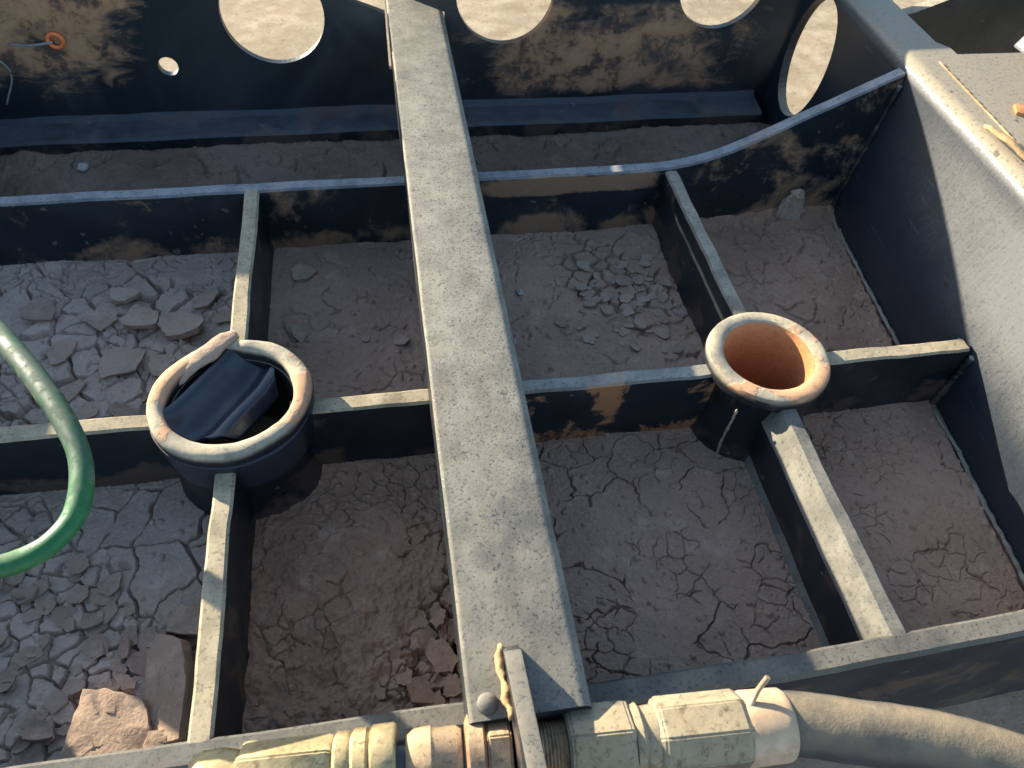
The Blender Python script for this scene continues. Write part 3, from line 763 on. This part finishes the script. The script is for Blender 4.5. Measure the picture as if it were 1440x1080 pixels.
# left back pocket: medium plates
mud_bed('bl', "grey mud broken into loose medium plates in the back left pocket behind the rubber cap", -1.03, XL - E_, YM + E_, YB - .012, FL - .008, M_MUDL,
        [dict(size=.058, w=.0036, d=.014, warp=.016, seed=2, plo=-.5, phi=-.15, gap=1, curl=.003, tilt=.10, lift=.010, mask=lambda X, Y: sst(fbm(X, Y, 5, 41, 3), -.22, -.1)),
         dict(size=.034, w=.0030, d=.006, warp=.012, seed=3, plo=.0, phi=.2)], (.012, 7), .0012, step=.0018, seed=6)
# middle back pocket, nearly smooth
mud_bed('bm', "nearly smooth grey brown mud with a few chips in the back pocket between left rib and bar", XL + E_, XM - E_, YM + E_, YB - .012, FL - .008, M_MUD,
        [dict(size=.10, w=.0022, d=.008, warp=.036, wf=12, seed=1, plo=-.06, phi=.22), dict(size=.045, w=.0025, d=.005, warp=.02, seed=2, plo=.08, phi=.3)], (.010, 7), .0012, step=.0022, seed=7)
# back pocket right of the bar: chips in its far corner
mud_bed('bc', "bluish grey mud with a scatter of broken chips in the back pocket right of the bar", XM + E_, XR - E_, YM + E_, YB - .012, FL - .008, M_MUD,
        [dict(size=.042, w=.0042, d=.012, warp=.018, seed=1, plo=-.2, phi=.0, gap=1, tilt=.06, lift=.004, mask=lambda X, Y: sst(.9 * X + .5 * Y + .12 * fbm(X, Y, 9, 5, 3), .93, .99)),
         dict(size=.10, w=.0025, d=.005, warp=.03, seed=2, plo=.05, phi=.25)], (.008, 7), .0012, step=.0022, seed=8)
mud_bed('br', "brown mud with fine wavy cracks in the back right pocket behind the open rusty boss", XR + E_, 1.10, YM + E_, YB - .012, FL - .006, M_MUDR,
        [dict(size=.07, w=.0024, d=.009, warp=.036, wf=14, seed=1, plo=-.1, phi=.12), dict(size=.032, w=.002, d=.004, warp=.016, seed=2, plo=0, phi=.2)], (.012, 6), .0012, step=.0022, rise=.03, seed=9)
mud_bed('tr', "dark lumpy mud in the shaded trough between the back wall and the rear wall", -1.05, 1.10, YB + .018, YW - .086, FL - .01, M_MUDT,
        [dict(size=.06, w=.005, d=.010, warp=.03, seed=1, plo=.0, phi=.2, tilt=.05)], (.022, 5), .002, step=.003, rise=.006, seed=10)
def mudpatch(name, pts, seed, parent_label):
    pass

# ------------------------------------------------------------------ loose flakes, clods and stones
def flake_mesh(seed, n=16, mat=None, thick=.10, curl=.18, jag=.10, sides=6):
    """unit plate of dried mud, irregular outline, slightly dished; radius about 1"""
    rnd = random.Random(seed); bm = bmesh.new()
    ang = sorted(rnd.uniform(0, 2 * math.pi) for _ in range(sides)); ang = [2 * math.pi * (k + rnd.uniform(-.32, .32)) / sides for k in range(sides)]
    cor = [Vector((math.cos(a), math.sin(a))) * rnd.uniform(.72, 1.12) for a in ang]
    out = []
    for k in range(sides):
        a, b = cor[k], cor[(k + 1) % sides]
        for j in range(4): p = a.lerp(b, j / 4); out.append(p + Vector((rnd.uniform(-jag, jag), rnd.uniform(-jag, jag))) * .5)
    el = rnd.uniform(.7, 1.0); cu = curl * rnd.uniform(.2, 1.3); td = rnd.uniform(0, 6.28)
    def zz(p): return cu * (p.x * math.cos(td) + p.y * math.sin(td)) ** 2 + .25 * cu * p.length_squared + .04 * mnoise.noise(Vector((p.x * 2, p.y * 2, seed)))
    layers = []
    for top in (1, 0):
        rr = []
        for f in (1.0 if top else .93, .62, .28):
            rr.append([bm.verts.new((p.x * f, p.y * f * el, zz(p * f) + (thick if top else 0))) for p in out])
        c = bm.verts.new((0, 0, zz(Vector((0, 0))) + (thick if top else 0)))
        m = len(out)
        for q in range(2):
            for i in range(m): bm.faces.new((rr[q][i], rr[q][(i + 1) % m], rr[q + 1][(i + 1) % m], rr[q + 1][i]))
        for i in range(m): bm.faces.new((rr[2][i], rr[2][(i + 1) % m], c))
        layers.append(rr[0])
    m = len(out)
    for i in range(m): bm.faces.new((layers[0][i], layers[0][(i + 1) % m], layers[1][(i + 1) % m], layers[1][i]))
    bmesh.ops.recalc_face_normals(bm, faces=bm.faces)
    zmin = min(v.co.z for v in bm.verts)
    for v in bm.verts: v.co.z -= zmin
    me = bpy.data.meshes.new("mud_flake"); bm.to_mesh(me); bm.free(); me.materials.append(mat or M_FLAKE)
    return me
FM = [flake_mesh(k, thick=.16 + .05 * (k % 3), curl=(.05, .2, .4)[k % 3], sides=5 + k % 3) for k in range(15)]
FMR = [flake_mesh(60 + k, mat=M_MUDR, thick=.26 + .10 * (k % 3), curl=.08, jag=.26, sides=5 + k % 2) for k in range(8)]
def scatter(key, spots, label, group, rnd, tilt=.15, cat="mud flake", meshes=FM):
    first = None
    for (x, y, r) in spots:
        me = meshes[rnd.randrange(len(meshes))]
        if first is None:
            o = link(bpy.data.objects.new("mud_flake", me)); first = o; tag(o, label, cat, group)
        else:
            o = first.copy(); o.data = me; link(o)
        tx, ty = rnd.gauss(0, tilt), rnd.gauss(0, tilt)
        zs = [hgt(key, x + dx * r * .6, y + dy * r * .6) for dx, dy in ((0, 0), (1, 0), (-1, 0), (0, 1), (0, -1))]
        z = sorted(zs)[3] - .0015 + abs(tx) * r * .25 + abs(ty) * r * .25
        o.location = Vector((x, y, z)) * S; o.rotation_euler = (tx, ty, rnd.uniform(0, 6.28)); o.scale = (r * S, r * S, r * S)
rnd = random.Random(12)
sp = []
while len(sp) < 46:                       # heap of small flakes at the foot of the middle rib, back left
    x, y = rnd.gauss(-.47, .075), rnd.uniform(.835, .93) + abs(rnd.gauss(0, .03))
    if -.62 < x < -.32 and math.hypot(x - B1[0], y - B1[1]) > .15 and y < 1.03: sp.append((x, y, rnd.uniform(.012, .030)))
scatter('bl', sp, "small tumbled mud flake in the heap left of the torn rubber cap", "tumbled flakes beside the rubber cap", rnd, .4)
sp = [(-.52, 1.19, .040), (-.44, 1.16, .052), (-.60, 1.22, .044), (-.66, 1.12, .036), (-.55, 1.09, .050), (-.40, 1.25, .036), (-.47, 1.07, .034), (-.72, 1.24, .04), (-.63, 1.03, .034), (-.36, 1.20, .03), (-.56, 1.27, .034)]
scatter('bl', sp, "broad flat mud plate lying loose on the cracked mud of the back left pocket", "broad loose plates in the back left pocket", rnd, .06, "mud plate")
sp = []
while len(sp) < 60:                       # curled small plates, front left
    x, y = rnd.uniform(-.66, -.34), rnd.uniform(.33, .66)
    if x < -.36 - .75 * max(0, y - .42) * .55 and not (x > -.50 and y < .43) and x > -.30 - .62 * (1 - (y - .3)) * .62 - .2: sp.append((x, y, rnd.uniform(.011, .023)))
scatter('ll', sp, "small curled mud flake among the cracked plates of the front left pocket", "curled flakes in the front left pocket", rnd, .22)
sp = []
while len(sp) < 80:
    x, y = rnd.gauss(.50, .07), rnd.gauss(1.16, .09)
    if .20 < x < .605 and .85 < y < 1.36: sp.append((x, y, .006 + .016 * rnd.random() ** 1.8))
scatter('bc', sp, "grey chip of mud scattered in the back pocket right of the bar", "mud chips in the back pocket right of the bar", rnd, .12)
scatter('bm', [(-.075, 1.10, .012), (-.045, 1.075, .010), (-.005, 1.09, .020), (-.21, 1.13, .026), (-.20, 1.31, .03), (-.06, .90, .008), (.01, .92, .01), (-.24, 1.08, .02)],
        "mud chip resting on the smooth mud of the back pocket between left rib and bar", "mud chips in the smooth back pocket", rnd, .15)
sp = [(-.03, .60, .016), (.06, .55, .024), (.07, .49, .026), (.02, .42, .030), (.07, .40, .026), (-.02, .37, .026), (.045, .345, .03), (-.07, .35, .02), (.075, .34, .022), (.02, .48, .018), (-.05, .44, .014), (.05, .45, .02), (-.12, .36, .016), (.0, .345, .024), (-.04, .40, .02), (.03, .375, .022), (.08, .445, .024), (.04, .51, .014), (.075, .535, .018), (-.005, .455, .02), (-.075, .385, .014), (.065, .60, .016), (-.10, .335, .02)]
scatter('fl', sp, "broken reddish mud chunk in the front pocket, at the foot of the bar", "broken chunks beside the bar", rnd, .30, "mud chunk", FMR)

def slab(name, label, poly, z0, z1, tilt, loc, rotz, seed, mat=M_CLOD):
    """thick irregular clod from a plan outline (local, layout units)"""
    bm = bmesh.new(); P = []
    rr = random.Random(seed)
    for a, b in zip(poly, poly[1:] + poly[:1]):
        for k in range(5): P.append(Vector(a).lerp(Vector(b), k / 5))
    rings = []
    for f, z in ((.93, z0), (1.0, z0 + .3 * (z1 - z0)), (.99, z1 - .05 * (z1 - z0)), (.975, z1), (.70, z1 + .001), (.35, z1 + .001)):
        rings.append([bm.verts.new((p[0] * f, p[1] * f, z)) for p in P])
    n = len(P)
    for q in range(len(rings) - 1):
        for i in range(n): bm.faces.new((rings[q][i], rings[q][(i + 1) % n], rings[q + 1][(i + 1) % n], rings[q + 1][i]))
    bm.faces.new(rings[0][::-1]); bm.faces.new(rings[-1])
    jitter(bm, .0032, 46, seed); jitter(bm, .0022, 120, seed + 1)
    o = obj(name, bm, mat, None, (0, 0, 0), 28)
    o.rotation_euler = (tilt[0], tilt[1], rotz); o.location = Vector(loc) * S
    return tag(o, label, "mud clod")
slab("mud_clod", "big flat reddish mud clod lying beside the front rail in the left pocket", [(-.062, -.065), (.052, -.062), (.060, -.015), (.046, .030), (-.006, .050), (-.040, .056), (-.052, .0)], 0, .030, (.10, -.05), (-.440, .385, FL + .004), 0, 3)
slab("mud_clod", "long narrow mud slab leaning against the left rib in the front left pocket", [(-.022, -.080), (.026, -.082), (.036, .0), (.026, .055), (-.016, .078), (-.034, .05), (-.032, -.02)], 0, .026, (.08, -.42), (-.362, .432, FL + .012), .05, 4)
slab("mud_clod", "small mud clod behind the long slab in the front left pocket", [(-.03, -.02), (.03, -.022), (.032, .016), (-.02, .024)], 0, .030, (.1, .1), (-.352, .525, FL + .003), -.2, 5)
slab("mud_clod", "small wedge of mud between the flat clod and the front rail", [(-.026, -.012), (.03, -.014), (.024, .022), (-.014, .024)], 0, .028, (0, .15), (-.372, .345, FL + .006), .1, 6)
def pebble(label, x, y, r, key, seed, mat=M_STONE):
    bm = bmesh.new(); bmesh.ops.create_icosphere(bm, subdivisions=3, radius=r)
    for v in bm.verts: v.co.z *= .6; v.co += mnoise.noise_vector(v.co / r * .9 + Vector((seed, 0, 0))) * r * .35
    o = obj("pebble", bm, mat, None, (0, 0, 0), 60); o.location = Vector((x, y, hgt(key, x, y) + r * .35)) * S
    return tag(o, label, "pebble")
pebble("pale bluish pebble by the middle rib in the back pocket right of the bar", .252, .885, .013, 'bc', 1)
pebble("pale pebble beside the bar, midway along the back pocket", .262, 1.20, .008, 'bc', 2)
pebble("tiny pale pebble near the bar, a little behind its larger neighbour", .225, 1.06, .009, 'bc', 3)

pebble("pale flat pebble standing in for a sunlit fleck in the trough, far left", -.735, 1.745, .014, 'tr', 4)  # pale body put in where a fleck of sunlight falls

# clump of mud stuck in the far right corner
bm = bmesh.new(); bmesh.ops.create_icosphere(bm, subdivisions=4, radius=1)
for v in bm.verts:
    c = v.co; v.co = Vector((.955 + c.x * .036, 1.388 + c.y * .016, FL + .012 + c.z * .078))
jitter(bm, .012, 26, 81); jitter(bm, .006, 70, 82)
tag(obj("mud_clump", bm, M_FLAKE, None, (.968, 1.365, FL), 180), "pale clump of mud stuck up in the far corner of the back right pocket", "mud clump")

# ------------------------------------------------------------------ small things on the rear wall
rg = thing("cable_ring", "small orange ring with a grey wire at the muddy rear wall, top left", "cable ring", (-.74, YW - .006, .09))
bm = bmesh.new(); c = Vector((-.735, YW - .010, .098)); pth = [c + Vector((math.cos(a) * .016, 0, math.sin(a) * .016)) for a in [2 * math.pi * k / 32 for k in range(33)]]
n_ = 10; rings = []
for k in range(32):
    a = 2 * math.pi * k / 32; rad = Vector((math.cos(a), 0, math.sin(a)))
    rings.append([bm.verts.new(c + rad * (.016 + .0045 * math.cos(b)) + Vector((0, .0045 * math.sin(b), 0))) for b in [2 * math.pi * j / n_ for j in range(n_)]])
for k in range(32):
    for j in range(n_): bm.faces.new((rings[k][j], rings[k][(j + 1) % n_], rings[(k + 1) % 32][(j + 1) % n_], rings[(k + 1) % 32][j]))
obj("ring", bm, M_ORANGE, rg, smooth=180)
bm = bmesh.new(); sweep(bm, catmull([(-.742, YW - .012, .096), (-.77, YW - .018, .094), (-.80, YW - .012, .090), (-.84, YW - .004, .090)], 8), .0028, 8)
obj("wire", bm, M_WIRE, rg, smooth=180)
bm = bmesh.new()
sweep(bm, catmull([(-.86, YW - .01, .26), (-.87, YW - .03, .17), (-.90, YW - .02, .10), (-.86, YW - .015, .03), (-.90, YW - .02, -.05)], 10), .0022, 8)
tag(obj("grey_wire", bm, M_WIRE, None, (-.88, YW, .1), 180), "thin grey wires hanging down the rear wall in the top left corner", "wire")
bm = bmesh.new(); prism(bm, [(1.232, 1.20), (1.25, 1.185), (1.278, 1.195), (1.282, 1.215), (1.26, 1.23), (1.24, 1.222)], 'z', zr, zr + .007, 1, .002); jitter(bm, .004, 40, 91)
tag(obj("rust_flake", bm, M_RUSTY, None, (1.255, 1.21, zr), 40), "rusty orange flake lying on the dusty top flange of the cheek plate", "rust flake")

# ------------------------------------------------------------------ ground under and behind the machine
n = 80; bm = bmesh.new(); half = 240
def gz_(x, y): return -1.0 + .02 * mnoise.noise(Vector((x * .9, y * .9, 0))) + .05 * mnoise.noise(Vector((x * .2, y * .2, 3)))
def gr(k): t = (k / n - .5) * 2; return math.copysign(abs(t) ** 3.2, t) * half + t * 3
gv = [[bm.verts.new((gr(i), gr(j) + 2.5, gz_(gr(i), gr(j)))) for j in range(n + 1)] for i in range(n + 1)]
for i in range(n):
    for j in range(n): bm.faces.new((gv[i][j], gv[i + 1][j], gv[i + 1][j + 1], gv[i][j + 1]))
gd = obj("ground", bm, M_GROUND, None, (0, 0, 0), 180); gd['kind'] = "structure"
